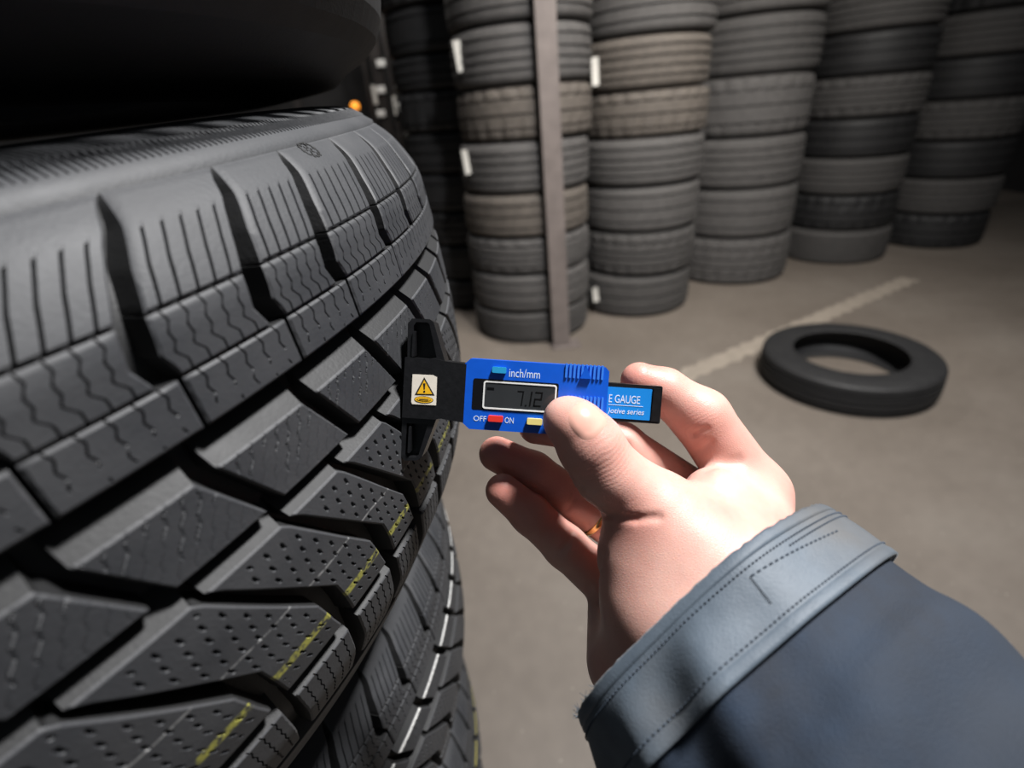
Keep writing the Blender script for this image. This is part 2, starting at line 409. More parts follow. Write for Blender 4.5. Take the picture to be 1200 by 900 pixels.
# boundaries measured along the tread (degrees round the tyre, metres across it)
S_E = [-52, -46.2, -40.4, -34.6, -28.8, -22.9, -17.5, -10.8, -5.2, 0.4, 6.3, 12.3, 18.1, 23.9]
S_SH = [(.0066, 2.35), (.014, 1.8), (.0222, .8), (.0315, 0), (.04, -.35), (.0455, 0), (.06, -.05)]
S_W = [(.0066, .1), (.0101, .55), (.0163, .9), (.0222, .95), (.03, 1.15), (.038, 1.2), (.0458, 1.1)]
M_E = [-52.4, -46.8, -41.2, -35.3, -29.5, -23.2, -17.2, -10.5, -4.8, .9, 6.6, 12.3, 18.0, 23.7]
M_SH = [(.07, 0), (.0922, 2.3)]
C_E = [-51.9, -46.4, -40.9, -35.4, -29.9, -25.0, -20.7, -15.9, -10.5, -5.0, .5, 6.0, 11.5, 17.0, 22.5]
C_SH = [(.0954, -3.0), (.1004, -2.0), (.1137, 0), (.1337, 3.0), (.1433, 3.4), (.1604, 4.0), (.21, 5.0)]
C_W = [(.0954, .65), (.1071, .9), (.1212, 1.2), (.134, 1.4), (.1454, 1.3), (.1578, 1.0), (.21, 1.2)]
CTH = (-14, 5)

def blocks():
    out = []     # (mesh, row)
    fade = lambda z: np.interp(-z, [.0060, .011, .02], [.0006, .004, .0085])
    for k in range(len(S_E) - 1):
        a, b = S_E[k], S_E[k + 1]
        lo = lambda z, a=a: a + pl(S_SH, z); hiw = lambda z, b=b: b + pl(S_SH, z) - pl(S_W, z)
        hin = lambda z, b=b: b + pl(S_SH, z) - 0.22
        n = 5 if b - a < 6.2 else 6
        su = [(i + 0.75) / (n + 0.5) for i in range(n)]
        out.append((block_mesh('tread_block', lo, hiw, -.0068, -.0307, [(u, .0010) for u in su], straight(0.34), nv=22, inner_fade=fade), 'S'))
        out.append((block_mesh('tread_block', lo, hiw, -.0314, -.0459, [(u, .0006) for u in su], zig(.0005, .0046), nv=26), 'S'))
        out.append((block_mesh('tread_block', lo, hin, -.0466, -.0597, [(u, .0006) for u in su], zig(.0005, .0046, 0.5, 0.35), nv=26), 'S'))
    for k in range(len(M_E) - 1):
        a, b = M_E[k], M_E[k + 1]
        lo = lambda z, a=a: a + pl(M_SH, z); hi = lambda z, b=b: b + pl(M_SH, z) - 1.1
        out.append((block_mesh('tread_block', lo, hi, -.0702, -.0908, (), wave_relief(), nu=96, nv=44, top_draft=.0088), 'M'))
    for k in range(len(C_E) - 1):
        a, b = C_E[k], C_E[k + 1]
        lo = lambda z, a=a: a + pl(C_SH, z); hi = lambda z, b=b: b + pl(C_SH, z) - pl(C_W, z)
        out.append((block_mesh('tread_block', lo, hi, -.0976, -.1528, (), dots(), nu=76, nv=130, top_draft=.0062), 'C'))
        n = 5; su = [(i + 0.8) / (n + 0.6) for i in range(n)]
        out.append((block_mesh('tread_block', lo, hi, -.1592, -.1950, [(u, .0006) for u in su], zig(.0004, .0046, .85), nv=40, top_draft=.0052), 'D'))
    return out
def rear_tread():
    """the part of the tread that faces away: plain blocks joined in one mesh"""
    vs, fs = [], []
    def add(lo, hi, z0, z1):
        U, V = np.meshgrid(np.linspace(0, 1, 4), np.linspace(0, 1, 4), indexing='ij')
        z = z0 + (z1 - z0) * V; th = (lo(z) + (hi(z) - lo(z)) * U) * DEG
        base = len(vs)
        for dr in (0, -.0085):
            r = rprof(z) + dr
            vs.extend(np.stack([r * np.cos(th), r * np.sin(th), z], -1).reshape(-1, 3))
        g = np.arange(16).reshape(4, 4) + base
        for i in range(3):
            for j in range(3): fs.append((g[i, j], g[i + 1, j], g[i + 1, j + 1], g[i, j + 1]))
        rim = [g[i, 0] for i in range(4)] + [g[3, j] for j in range(1, 4)] + [g[i, 3] for i in (2, 1, 0)] + [g[0, j] for j in (2, 1)]
        for i in range(len(rim)):
            a, b = rim[i], rim[(i + 1) % len(rim)]; fs.append((a, a + 16, b + 16, b))
    for e in np.arange(23.9, 306, 5.8)[:-1]:
        lo = lambda z: e + pl(S_SH, z); hi = lambda z: e + 5.8 + pl(S_SH, z) - pl(S_W, z)
        add(lo, hi, -.0068, -.0307); add(lo, hi, -.0314, -.0459); add(lo, hi, -.0466, -.0597)
        add(lambda z: e + pl(M_SH, z), lambda z: e + 4.7 + pl(M_SH, z), -.0702, -.0908)
        lo = lambda z: e + pl(C_SH, z); hi = lambda z: e + 5.8 + pl(C_SH, z) - pl(C_W, z)
        add(lo, hi, -.0976, -.1535); add(lo, hi, -.1592, -.1950)
    me = mesh('rear_tread', vs, fs)
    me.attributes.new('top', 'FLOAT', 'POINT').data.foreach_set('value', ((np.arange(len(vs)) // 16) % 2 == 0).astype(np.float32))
    return me
def carcass_mesh():
    zs = np.linspace(-.262, .0065, 70)
    dep = np.interp(-zs, [.0055, .0062, .011, .02, .188, .1965, .1985], [0, .0008, .004, .0085, .0085, .007, 0])
    dep = np.where(zs > -.0055, 0, dep); dep = np.where(zs < -.1990, 0, dep)
    rib = 0.0012 * np.exp(-((zs + .0052) / .0012) ** 2)
    prof = [(float(rprof(z) - d + b), float(z)) for z, d, b in zip(zs, dep, rib)]
    prof = [(.205, -.245), (.21, -.252), (.235, -.2615)] + prof + [(.24, .0075), (.212, .000), (.205, -.008), (.235, -.02), (.285, -.06), (.292, -.13), (.285, -.2), (.235, -.24)]
    n = 360; k = len(prof)
    th = np.linspace(0, 2 * np.pi, n, endpoint=False)
    pr = np.array(prof)
    vs = np.stack([pr[None, :, 0] * np.cos(th)[:, None], pr[None, :, 0] * np.sin(th)[:, None], np.repeat(pr[None, :, 1], n, 0)], -1).reshape(-1, 3)
    idx = np.arange(n * k).reshape(n, k)
    nx = np.roll(idx, -1, 0); ny = np.roll(idx, -1, 1); nxy = np.roll(nx, -1, 1)
    q = np.stack([idx, nx, nxy, ny], -1).reshape(-1, 4)
    me = mesh('carcass', vs, q, True)
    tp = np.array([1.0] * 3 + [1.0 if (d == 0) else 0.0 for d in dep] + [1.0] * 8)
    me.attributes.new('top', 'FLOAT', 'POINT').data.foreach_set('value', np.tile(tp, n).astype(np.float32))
    return me
BL = blocks(); REAR = rear_tread(); CARC = carcass_mesh()
CARC.materials.append(M['carcass']); REAR.materials.append(M['rubber'])
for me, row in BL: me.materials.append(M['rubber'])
# the tilted top tyre
RMT = Matrix(((0.9971119, -0.0023756, -0.0759092), (0.0, 0.99951066, -0.03127992), (0.07594636, 0.03118958, 0.99662398)))
AX = Vector((-0.36554368, 0.26451519, 0))
def winter_tire(label, loc, rot, special):
    t = thing('winter_tire', label, 'tyre', loc, 'winter tyres of the front stack')
    t.rotation_mode = 'QUATERNION'; t.rotation_quaternion = rot
    link('carcass', CARC, None, t)
    r = link('tread_rear', REAR, None, t); r['kind'] = 'stuff'
    for me, row in BL:
        o = link('tread_block', me, None, t)
        if row in special:
            o.material_slots[0].link = 'OBJECT'; o.material_slots[0].material = M[special[row]]
    return t
q1 = RMT.to_quaternion(); q0 = Matrix.Identity(3).to_quaternion()
T1 = winter_tire('winter tyre with a yellow line that the blue gauge is pressed against', Vector((0, 0, CAMH)) + RMT @ AX, q1, {'C': 'rubber_yellow'})
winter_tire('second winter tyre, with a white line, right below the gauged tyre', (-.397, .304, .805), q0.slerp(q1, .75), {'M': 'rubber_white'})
winter_tire('third winter tyre from the top, low in the front stack, thin yellow line', (-.409, .321, .5295), q0.slerp(q1, .5), {'M': 'rubber_yellow_low'})
t4 = winter_tire('lowest winter tyre of the front stack, standing on the floor', (-.412, .323, .2544), q0.slerp(q1, .25), {})
t4.scale = (1, 1, .945)
# snowflake mark moulded on the shoulder
def snowflake():
    bm = bmesh.new()
    th0, z0 = -12.55 * DEG, -.0086
    def put(x, y, ang, l, w):      # x along the circumference, y along z
        vs = []
        for sx, sy in ((-1, -1), (1, -1), (1, 1), (-1, 1)):
            lx = sx * l / 2; ly = sy * w / 2
            X = x + lx * math.cos(ang) - ly * math.sin(ang); Y = y + lx * math.sin(ang) + ly * math.cos(ang)
            for h in (-.0004, .0003):
                zz = z0 + Y; r = float(rprof(zz)) + h; t = th0 + X / .31
                vs.append(bm.verts.new((r * math.cos(t), r * math.sin(t), zz)))
        b = vs[0::2]; tp = vs[1::2]
        bm.faces.new(tp); bm.faces.new(b[::-1])
        for i in range(4): bm.faces.new((b[i], b[(i + 1) % 4], tp[(i + 1) % 4], tp[i]))
    for k in range(6):
        a = k * math.pi / 3
        for rr, l, w in ((.0012, .0009, .0006), (.0030, .0013, .0009)):
            put(rr * 1.15 * math.cos(a), rr * .75 * math.sin(a), math.atan2(.75 * math.sin(a), 1.15 * math.cos(a)), l, w * .8)
        for da in (-.38, .38):
            put(.0032 * 1.15 * math.cos(a + da), .0032 * .75 * math.sin(a + da), a + da * 4, .0009, .0005)
    link('snowflake_mark', bm_mesh('snowflake_mark', bm), M['label_black'], T1)
snowflake()
# fine radial knurling moulded on the sidewall next to the bead
def knurling():
    vs, fs = [], []
    n = 900
    for i in range(n):
        t = 2 * math.pi * i / n; b = len(vs); hw = .00052
        for r in (.2800, .2900, .2975, .3030):
            z = float(np.interp(r, [.268, .290, .299, .3085], [.0065, .0035, .0013, -.0074]))
            for s, dz in ((-1, -.0003), (0, .0008), (1, -.0003)):
                vs.append((r * math.cos(t) - s * hw * math.sin(t), r * math.sin(t) + s * hw * math.cos(t), z + dz))
        for k in range(3):
            for s in range(2):
                a = b + 3 * k + s; fs.append((a, a + 3, a + 4, a + 1))
    o = link('knurling', mesh('knurling', vs, fs), M['carcass'], T1); o['kind'] = 'stuff'
    o.data.attributes.new('top', 'FLOAT', 'POINT').data.foreach_set('value', np.ones(len(vs), np.float32))
knurling()

# ------------------------------------------------------------------ plain tyres: stacks behind, black tyre on top
def plain_tire_mesh(R, W, grooves, seed, nseg=72, notch=0, frac=.90, rnd=.010):
    """returns (tread, sidewalls) meshes, axis z, bottom at z=0"""
    r_ = np.random.default_rng(seed)
    tw = W * frac; z0 = (W - tw) / 2
    gz = np.linspace(z0 + tw * 0.2, z0 + tw * 0.8, grooves) + r_.uniform(-.004, .004, grooves) if grooves else np.array([])
    zs = [z0]
    for g in gz: zs += [g - .0062, g - .0045, g + .0045, g + .0062]
    zs += list(np.linspace(z0 + .006, z0 + .03, 4)) + list(np.linspace(z0 + tw - .03, z0 + tw - .006, 4)) + [z0 + tw]
    zs = np.array(sorted(zs))
    u = (zs - W / 2) / (tw / 2)
    rr = R - .003 * u ** 2 - rnd * np.abs(u) ** 10
    for g in gz: rr = np.where(np.abs(zs - g) < .005, rr - .008, rr)
    th = np.linspace(0, 2 * np.pi, nseg, endpoint=False)
    wob = 1 + .004 * np.sin(2 * th + r_.uniform(0, 6)) + .003 * np.sin(3 * th + r_.uniform(0, 6))
    def lathe(name, pr, zz, closed=False):
        A = pr[None, :] * wob[:, None]
        if notch and name == 'tread':
            sh = (np.abs((zz - W / 2) / (tw / 2)) > .55)[None, :] * ((np.arange(nseg) % notch) == 0)[:, None]
            A = A - .006 * sh
        vs = np.stack([A * np.cos(th)[:, None], A * np.sin(th)[:, None], np.repeat(zz[None, :], nseg, 0)], -1).reshape(-1, 3)
        k = len(pr); idx = np.arange(nseg * k).reshape(nseg, k); nx = np.roll(idx, -1, 0)
        q = np.stack([idx[:, :-1], nx[:, :-1], nx[:, 1:], idx[:, 1:]], -1).reshape(-1, 4)
        return vs, q
    v, q = lathe('tread', rr, zs); tread = mesh('tread', v, q, False)
    rs = rr[0]
    prof = [(rs, 0), (rs - .012, -.35), (R - .035, -.75), (R - .065, -1), (R - .095, -.95), (R - .115, -.6), (R - .118, -.3)]
    vs_, qs_ = [], []
    for side in (0, 1):
        pr = np.array([p[0] for p in prof]); fr = np.array([-p[1] for p in prof])
        zz = z0 * (1 - fr) if side == 0 else (W - z0) + z0 * fr
        v, q = lathe('sidewall', pr, zz)
        if side == 0: q = q[:, ::-1]
        qs_.append(q + sum(len(a) for a in vs_)); vs_.append(v)
    # inner liner joining both beads
    pr = np.array([R - .118, R - .06, R - .03, R - .06, R - .118]); zz = np.array([z0 * .7, z0 * 1.2, W / 2, W - z0 * 1.2, W - z0 * .7])
    v, q = lathe('liner', pr, zz); qs_.append(q[:, ::-1] + sum(len(a) for a in vs_)); vs_.append(v)
    side = mesh('sidewall', np.concatenate(vs_), np.concatenate(qs_), True)
    return tread, side
def plain_tire(name, label, loc, R, W, grooves, mat, seed, group=None, notch=0, tilt=(0, 0), **kw):
    a, b = plain_tire_mesh(R, W, grooves, seed, notch=notch, **kw)
    t = thing(name, label, 'tyre', loc, group); t.rotation_euler = (tilt[0], tilt[1], (seed * 1.7) % 6.28)
    link('tread', a, mat, t); link('sidewall', b, mat, t)
    return t
ORD = ['lowest', 'second', 'third', 'fourth', 'fifth', 'sixth', 'seventh', 'eighth', 'ninth', 'tenth']
def stack(desc, group, x, y, R, seams, mats, seed, lean=(0, 0), grooves=(3, 4)):
    n = len(seams) - 1
    for i in range(n):
        W = seams[i + 1] - seams[i]; zz = seams[i]
        g = grooves[(i + seed) % len(grooves)]
        o = '%s tyre from the floor' % ORD[i] if i else 'lowest tyre, on the floor,'
        plain_tire('stacked_tire', '%s %s' % (o, desc), (x + lean[0] * zz + random.uniform(-.008, .008), y + lean[1] * zz + random.uniform(-.006, .006), zz),
                   R * random.uniform(.985, 1.01), W * .992, g, M[mats[i % len(mats)]], seed * 20 + i, group, notch=(3 if (i + seed) % 3 == 0 else 0))
stack('in the dusty stack behind the steel post', 'tyres of the stack behind the post', .150, 2.775, .322,
      [0, .172, .371, .548, .746, .967, 1.182, 1.40, 1.61, 1.82], ['dust_c', 'dust_b', 'dust_b', 'dust_a', 'dust_b', 'dust_a', 'dust_b', 'dust_b', 'dust_a'], 1, lean=(.025, 0))
stack('in the stack just right of the steel post', 'tyres of the stack right of the post', .795, 3.0, .322,
      [0, .235, .468, .699, .920, 1.124, 1.34, 1.55, 1.76], ['dust_c', 'dust_c', 'dust_b', 'dust_b', 'dust_a', 'dust_a', 'dust_b', 'dust_b'], 2, lean=(.01, 0))
stack('in the wide-tyred stack second right of the post', 'tyres of the second stack right of the post', 1.53, 3.42, .365,
      [0, .29, .575, .85, 1.149, 1.42, 1.70, 1.97], ['dust_b', 'dust_b', 'dust_b', 'dust_b', 'dust_c'], 3)
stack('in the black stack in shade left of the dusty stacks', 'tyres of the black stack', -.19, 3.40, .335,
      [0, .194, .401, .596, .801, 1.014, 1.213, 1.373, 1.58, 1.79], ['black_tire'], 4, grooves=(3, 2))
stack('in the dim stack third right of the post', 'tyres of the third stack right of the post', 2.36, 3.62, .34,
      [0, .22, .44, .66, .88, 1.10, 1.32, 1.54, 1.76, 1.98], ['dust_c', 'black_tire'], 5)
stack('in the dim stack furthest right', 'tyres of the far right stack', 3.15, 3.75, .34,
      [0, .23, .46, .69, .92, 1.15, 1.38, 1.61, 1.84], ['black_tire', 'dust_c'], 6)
# black tyre lying on top of the front stack
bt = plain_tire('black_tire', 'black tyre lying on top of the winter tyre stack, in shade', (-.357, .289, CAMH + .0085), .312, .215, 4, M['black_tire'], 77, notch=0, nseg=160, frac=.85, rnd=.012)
bt.rotation_mode = 'QUATERNION'; bt.rotation_quaternion = q0.slerp(q1, .3)
plain_tire('floor_tire', 'black tyre lying alone on the floor right of the stacks', (1.375, 1.83, 0), .32, .13, 4, M['black_tire'], 91)

# steel post with a base plate
def post():
    t = thing('steel_post', 'tall grey steel post bolted to the floor in front of the tyre stacks', 'post', (.2725, 2.40, 0))
    bm = bmesh.new(); w, d, H = .042, .032, 2.3
    box_bm(bm, (0, 0, .008 + H / 2), (2 * w, .006, H)); box_bm(bm, (-w + .003, .026, .008 + H / 2), (.006, .052, H))
    box_bm(bm, (w - .003, .026, .008 + H / 2), (.006, .052, H))
    for v in bm.verts: v.co.x -= .0117 * v.co.z
    bevel_all(bm, .0015, 1); link('column', bm_mesh('column', bm), M['post_steel'], t)
    bm = bmesh.new(); box_bm(bm, (.02, .02, .004), (.15, .11, .008)); bevel_all(bm, .001, 1); pl_ = link('base_plate', bm_mesh('base_plate', bm), M['post_steel'], t)
    for sx in (-.045, .085):
        bm = bmesh.new(); bmesh.ops.create_cone(bm, cap_ends=True, segments=6, radius1=.009, radius2=.009, depth=.008)
        bmesh.ops.translate(bm, vec=(sx, -.02, .012), verts=bm.verts); link('bolt', bm_mesh('bolt', bm), M['post_steel'], pl_)
post()

# paper tags hanging at the sides of the stacks
def tag_box(px, py, w, h, y, label, rot=0.0):
    d = P(px, py, 1.0) - np.array([0, 0, CAMH]); p = d * (y / d[1]) + np.array([0, 0, CAMH])
    bm = bmesh.new(); box_bm(bm, (0, 0, 0), (w, .002, h))
    bmesh.ops.subdivide_edges(bm, edges=[e for e in bm.edges if abs(e.verts[0].co.z - e.verts[1].co.z) > h * .9], cuts=4)
    for v in bm.verts: v.co.y -= .012 * (v.co.z / h) ** 2
    o = link('paper_tag', bm_mesh('paper_tag', bm), M['paper']); o.location = p; o.rotation_euler = (0.05, rot, 0)
    tag(o, label, 'tag', 'paper tags on the tyre stacks')
tag_box(538, 66, .032, .115, 2.60, 'white paper tag at the top left edge of the dusty stack', -.10)
tag_box(546.5, 190, .026, .105, 2.60, 'white paper tag lower on the left edge of the dusty stack', -.08)
tag_box(697.5, 84, .032, .115, 2.80, 'white paper tag at the top left of the stack right of the post', -.05)
tag_box(698, 345, .030, .085, 2.76, 'white paper tag low beside the steel post, near the floor', -.1)
tag_box(473, 139, .030, .165, 3.26, 'narrow white tag on the left edge of the black stack', -.1)

# dark rack far behind on the left
def rack():
    def at(px, py, y):
        d = P(px, py, 1.0) - np.array([0, 0, CAMH]); return d * (y / d[1]) + np.array([0, 0, CAMH])
    c = at(446, 100, 4.3)
    t = thing('storage_rack', 'dark steel storage rack with white clips, far behind on the left', 'rack', (c[0], 4.3, 0))
    for dx, w in ((-.09, .03), (0, .075), (.085, .03), (.17, .05), (-.62, .05)):
        bm = bmesh.new(); box_bm(bm, (dx, 0, 1.15), (w, .05, 2.3)); bevel_all(bm, .004, 1)
        link('upright', bm_mesh('upright', bm), M['rack_steel'], t)
    for z in (.25, .95, 1.75):
        bm = bmesh.new(); box_bm(bm, (-.30, .04, z), (1.0, .04, .07)); bevel_all(bm, .003, 1)
        link('beam', bm_mesh('beam', bm), M['rack_steel'], t)
    for py in (74, 105, 133):
        p = at(446, py, 4.25); bm = bmesh.new(); box_bm(bm, (p[0] - c[0], -.035, p[2]), (.062, .012, .045)); bevel_all(bm, .012, 3)
        link('clip', bm_mesh('clip', bm), M['white_frame'], t)
    for px, py, h in ((437, 111, .12), (462, 124, .12), (464, 103, .06)):
        p = at(px, py, 4.2); bm = bmesh.new(); box_bm(bm, (p[0] - c[0], -.04, p[2]), (.030, .004, h)); bevel_all(bm, .001, 1)
        link('shelf_label', bm_mesh('shelf_label', bm), M['paper'], t)
    p = at(416, 125, 4.1)
    lt = thing('amber_lamp', 'small glowing amber lamp seen past the edge of the winter tyre', 'lamp', tuple(p))
    m, nt, b = nodes_of('amber_glow'); b.inputs['Base Color'].default_value = (1, .4, .05, 1)
    b.inputs['Emission Color'].default_value = (1, .30, .02, 1); b.inputs['Emission Strength'].default_value = 1.0
    bm = bmesh.new(); bmesh.ops.create_uvsphere(bm, u_segments=16, v_segments=10, radius=.032); link('lens', bm_mesh('lens', bm, True), m, lt)
    bm = bmesh.new(); bmesh.ops.create_cone(bm, cap_ends=True, segments=20, radius1=.036, radius2=.03, depth=.05)
    bmesh.ops.translate(bm, vec=(0, 0, -.045), verts=bm.verts); link('socket', bm_mesh('socket', bm), M['rack_steel'], lt)
    bm = bmesh.new(); box_bm(bm, (0, .03, -p[2] / 2 - .035), (.03, .03, p[2] - .07)); link('stand', bm_mesh('stand', bm), M['rack_steel'], lt)
rack()

# ------------------------------------------------------------------ the gauge
ZG = 0.198; PXM = F / ZG
GA = 3.7 * DEG
ex = cam2w([math.cos(GA), math.sin(GA), 0]); eu = cam2w([math.sin(GA), -math.cos(GA), 0]); en = cam2w([0, 0, -1])
tl = 4 * DEG
eu, en = eu * math.cos(tl) + en * math.sin(tl), en * math.cos(tl) - eu * math.sin(tl)
go = P(543, 461, ZG)
def G(px, py):                # drawing coordinates of the gauge face in metres
    dx, dy = px - 543, py - 461
    return ((dx * math.cos(GA) + dy * math.sin(GA)) / PXM, (dx * math.sin(GA) - dy * math.cos(GA)) / PXM)
gauge = thing('tread_depth_gauge', 'blue and black digital tread depth gauge held against the winter tyre', 'gauge')
gauge.matrix_world = Matrix(((ex[0], eu[0], en[0], go[0]), (ex[1], eu[1], en[1], go[1]), (ex[2], eu[2], en[2], go[2]), (0, 0, 0, 1)))
def gpart(name, bm, mat, parent=None, smooth=False, bev=0, seg=2):
    if bev: bevel_all(bm, bev, seg)
    return link(name, bm_mesh(name, bm, smooth), M[mat], parent or gauge)
def rrect(x0, y0, x1, y1, r, n=4):
    out = []
    for cx, cy, a0 in ((x1 - r, y1 - r, 0), (x0 + r, y1 - r, 90), (x0 + r, y0 + r, 180), (x1 - r, y0 + r, 270)):
        for i in range(n + 1):
            a = (a0 + 90 * i / n) * DEG; out.append((cx + r * math.cos(a), cy + r * math.sin(a)))
    return out
mm = .001
hx0, hy0 = G(542.5, 502.5); hx1, hy1 = G(714, 430.5); hx0 = G(543, 461)[0]
hy0 = -41.5 / PXM; hy1 = 41.2 / PXM
bm = bmesh.new()
pts = [(hx0, hy0 + 2.5 * mm), (hx0 + 3.0 * mm, hy0), (hx1 - 1.5 * mm, hy0), (hx1, hy0 + 1.5 * mm), (hx1, hy1 - 1.5 * mm), (hx1 - 1.5 * mm, hy1), (hx0 + 2 * mm, hy1), (hx0, hy1 - 2 * mm)]
prism(bm, pts, -12.5 * mm, 0)
housing = gpart('housing', bm, 'blue', bev=.0013, seg=3)
# display
wx0, wy1 = G(555, 443); wx1, _ = G(655, 449); wy0 = G(553, 479.5)[1]
bm = bmesh.new(); prism(bm, rrect(wx0, wy0, wx1, wy1, .0008), -.001, .00012); win = gpart('display_window', bm, 'black_gloss')
fx0, fy1 = G(567.2, 445.8); fx1, _ = G(652.8, 451); fy0 = G(566, 478.7)[1]
fy0, fy1 = G(566, 478.7)[1], G(567.2, 445.8)[1]
bm = bmesh.new(); o_ = rrect(fx0, fy0, fx1, fy1, .0010); i_ = rrect(fx0 + .0006, fy0 + .0006, fx1 - .0006, fy1 - .0006, .0006)
ring_prism(bm, o_, i_, 0, .0004); gpart('display_frame', bm, 'white_frame', win)
bm = bmesh.new(); prism(bm, rrect(fx0 + .0005, fy0 + .0005, fx1 - .0005, fy1 - .0005, .0005), -.0005, .0002); lcd = gpart('display_screen', bm, 'lcd', win)
# seven-segment reading 7.12 and a small minus mark
def seg7(bm, x, y, w, h, on):
    t = w * .24; sl = .10
    segs = {'a': (0, h - t, w, h), 'd': (0, 0, w, t), 'g': (0, h / 2 - t / 2, w, h / 2 + t / 2), 'f': (0, h / 2, t, h), 'b': (w - t, h / 2, w, h), 'e': (0, 0, t, h / 2), 'c': (w - t, 0, w, h / 2)}
    for s in on:
        x0, y0, x1, y1 = segs[s]; e = t * .12
        q = [(x0 + e, y0 + e), (x1 - e, y0 + e), (x1 - e, y1 - e), (x0 + e, y1 - e)]
        prism(bm, [(x + a + sl * b, y + b) for a, b in q], .00015, .00026)
dh = 18 / PXM; dw = 9.5 / PXM
bm = bmesh.new()
bx, by = G(606, 475.5); seg7(bm, bx - .0008, by, dw * .85, dh, 'abc'); prism(bm, rrect(bx + dw * .95, by, bx + dw * .95 + .0006, by + .0006, .0001), .00015, .00026)
seg7(bm, G(614, 475.5)[0] - .0006, by, dw, dh, 'bc'); seg7(bm, G(625.5, 475.5)[0] - .0004, by, dw, dh, 'abged')
mx, my = G(570.5, 457); prism(bm, [(mx, my), (mx + .0028, my), (mx + .0028, my + .0011), (mx, my + .0011)], .00015, .00022)
link('reading', bm_mesh('reading', bm), M['digit'], win)
# buttons
def button(px0, py0, px1, py1, mat):
    x0, y1 = G(px0, py0); x1, y0 = G(px1, py1)
    c = ((x0 + x1) / 2, (y0 + y1) / 2); w = (px1 - px0) / PXM; h = (py1 - py0) / PXM
    bm = bmesh.new(); prism(bm, rrect(c[0] - w / 2, c[1] - h / 2, c[0] + w / 2, c[1] + h / 2, .0005), -.001, .0014)
    o = gpart('button', bm, mat, bev=.0003, seg=2); return o
button(577, 430, 593.5, 437, 'cyan_btn')['label'] = 'cyan button beside inch/mm'
button(572, 487, 589.5, 494, 'red_btn')['label'] = 'red on-off button'
button(617.5, 490.3, 635.5, 497.5, 'yellow_btn')['label'] = 'pale yellow button'
# printed lettering
def text(name, s, px, py, hpx, parent, mat, z, wpx=None, shear=0.0, bold=0.0):
    cu_ = bpy.data.curves.new(name, 'FONT'); cu_.body = s; cu_.size = 1; cu_.extrude = 0.0; cu_.shear = shear; cu_.offset = bold; cu_.resolution_u = 3
    o = bpy.data.objects.new(name, cu_); COL.objects.link(o)
    bpy.context.view_layer.update()
    me = bpy.data.meshes.new_from_object(o.evaluated_get(bpy.context.evaluated_depsgraph_get()))
    bpy.data.objects.remove(o); bpy.data.curves.remove(cu_)
    co = np.array([v.co[:] for v in me.vertices]); mn, mx_ = co.min(0), co.max(0)
    k = hpx / PXM / (mx_[1] - mn[1]); kx = k if wpx is None else wpx / PXM / (mx_[0] - mn[0])
    x0, y0 = G(px, py)
    for v in me.vertices: v.co = ((v.co[0] - mn[0]) * kx + x0, (v.co[1] - mn[1]) * k + y0, z)
    bmx = bmesh.new(); bmx.from_mesh(me); r = bmesh.ops.extrude_face_region(bmx, geom=bmx.faces[:])
    for g_ in r['geom']:
        if isinstance(g_, bmesh.types.BMVert): g_.co.z += .00008
    me2 = bm_mesh(name, bmx)
    return link(name, me2, M[mat], parent)
text('lettering', 'inch/mm', 596.5, 441.5, 10, housing, 'white_print', .00002, 36)
text('lettering', 'OFF', 554.5, 493.3, 6.3, housing, 'white_print', .00002, 15)
text('lettering', 'ON', 591.2, 496, 7, housing, 'white_print', .00002, 10.5)
text('lettering', 'ZERO', 636.3, 498.5, 6.5, housing, 'white_print', .00002, 20)
# grip ridges and arrow on the housing
def ridges(px0, px1, py0, py1, n):
    for i in range(n):
        px = px0 + (px1 - px0) * i / (n - 1); s = (px - px0) * .065
        x, y1 = G(px, py0 + s); _, y0 = G(px, py1 + s)
        bm = bmesh.new(); prism(bm, rrect(x - .00042, y0, x + .00042, y1, .00025, 2), -.001, .0006)
        gpart('grip_ridge', bm, 'blue_ridge', housing, bev=.00018, seg=1)
ridges(664, 706, 425.8, 442.5, 10); ridges(666, 706, 463, 486, 10)
ax_, ay_ = G(685.5, 443.5); bm = bmesh.new(); prism(bm, [(ax_ - .0021, ay_), (ax_ + .0021, ay_), (ax_, ay_ + .0050)], -.001, .0013); gpart('arrow_mark', bm, 'blue', housing, bev=.0002, seg=1)
# sliding beam
sx0 = G(690, 440)[0]; sx1 = G(777.8, 475)[0]; sy1 = G(746, 451.3)[1]; sy0 = G(745, 496.5)[1]
bm = bmesh.new(); prism(bm, rrect(sx0, sy0, sx1, sy1, .0006, 2), -.0090, -.0032); beam = gpart('slider_beam', bm, 'black_plastic', bev=.0004)
bm = bmesh.new(); prism(bm, rrect(G(766.5, 475)[0], sy0 + .0009, sx1 - .0006, sy1 - .0009, .0003, 2), -.004, -.0025); gpart('end_cap', bm, 'black_plastic', beam, bev=.0003)
lx1 = G(765.5, 475)[0]; ly1 = G(740, 455.3)[1]; ly0 = G(740, 492.7)[1]
bm = bmesh.new(); prism(bm, rrect(sx0, ly0, lx1, ly1, .0003, 2), -.0035, -.0030); bl = gpart('beam_label', bm, 'blue_label', beam)
text('lettering', 'E GAUGE', 715, 472.3, 9.5, beam, 'white_print', -.00298, 37)
text('lettering', ')otive series', 713, 487.0, 8.6, beam, 'white_print', -.00298, 44, shear=.22)
ux, uy = G(714.5, 475.3); bm = bmesh.new(); prism(bm, [(ux, uy), (ux + .0137, uy), (ux + .0137, uy + .0002), (ux, uy + .0002)], -.003, -.0029); gpart('printed_rule', bm, 'white_print', beam)
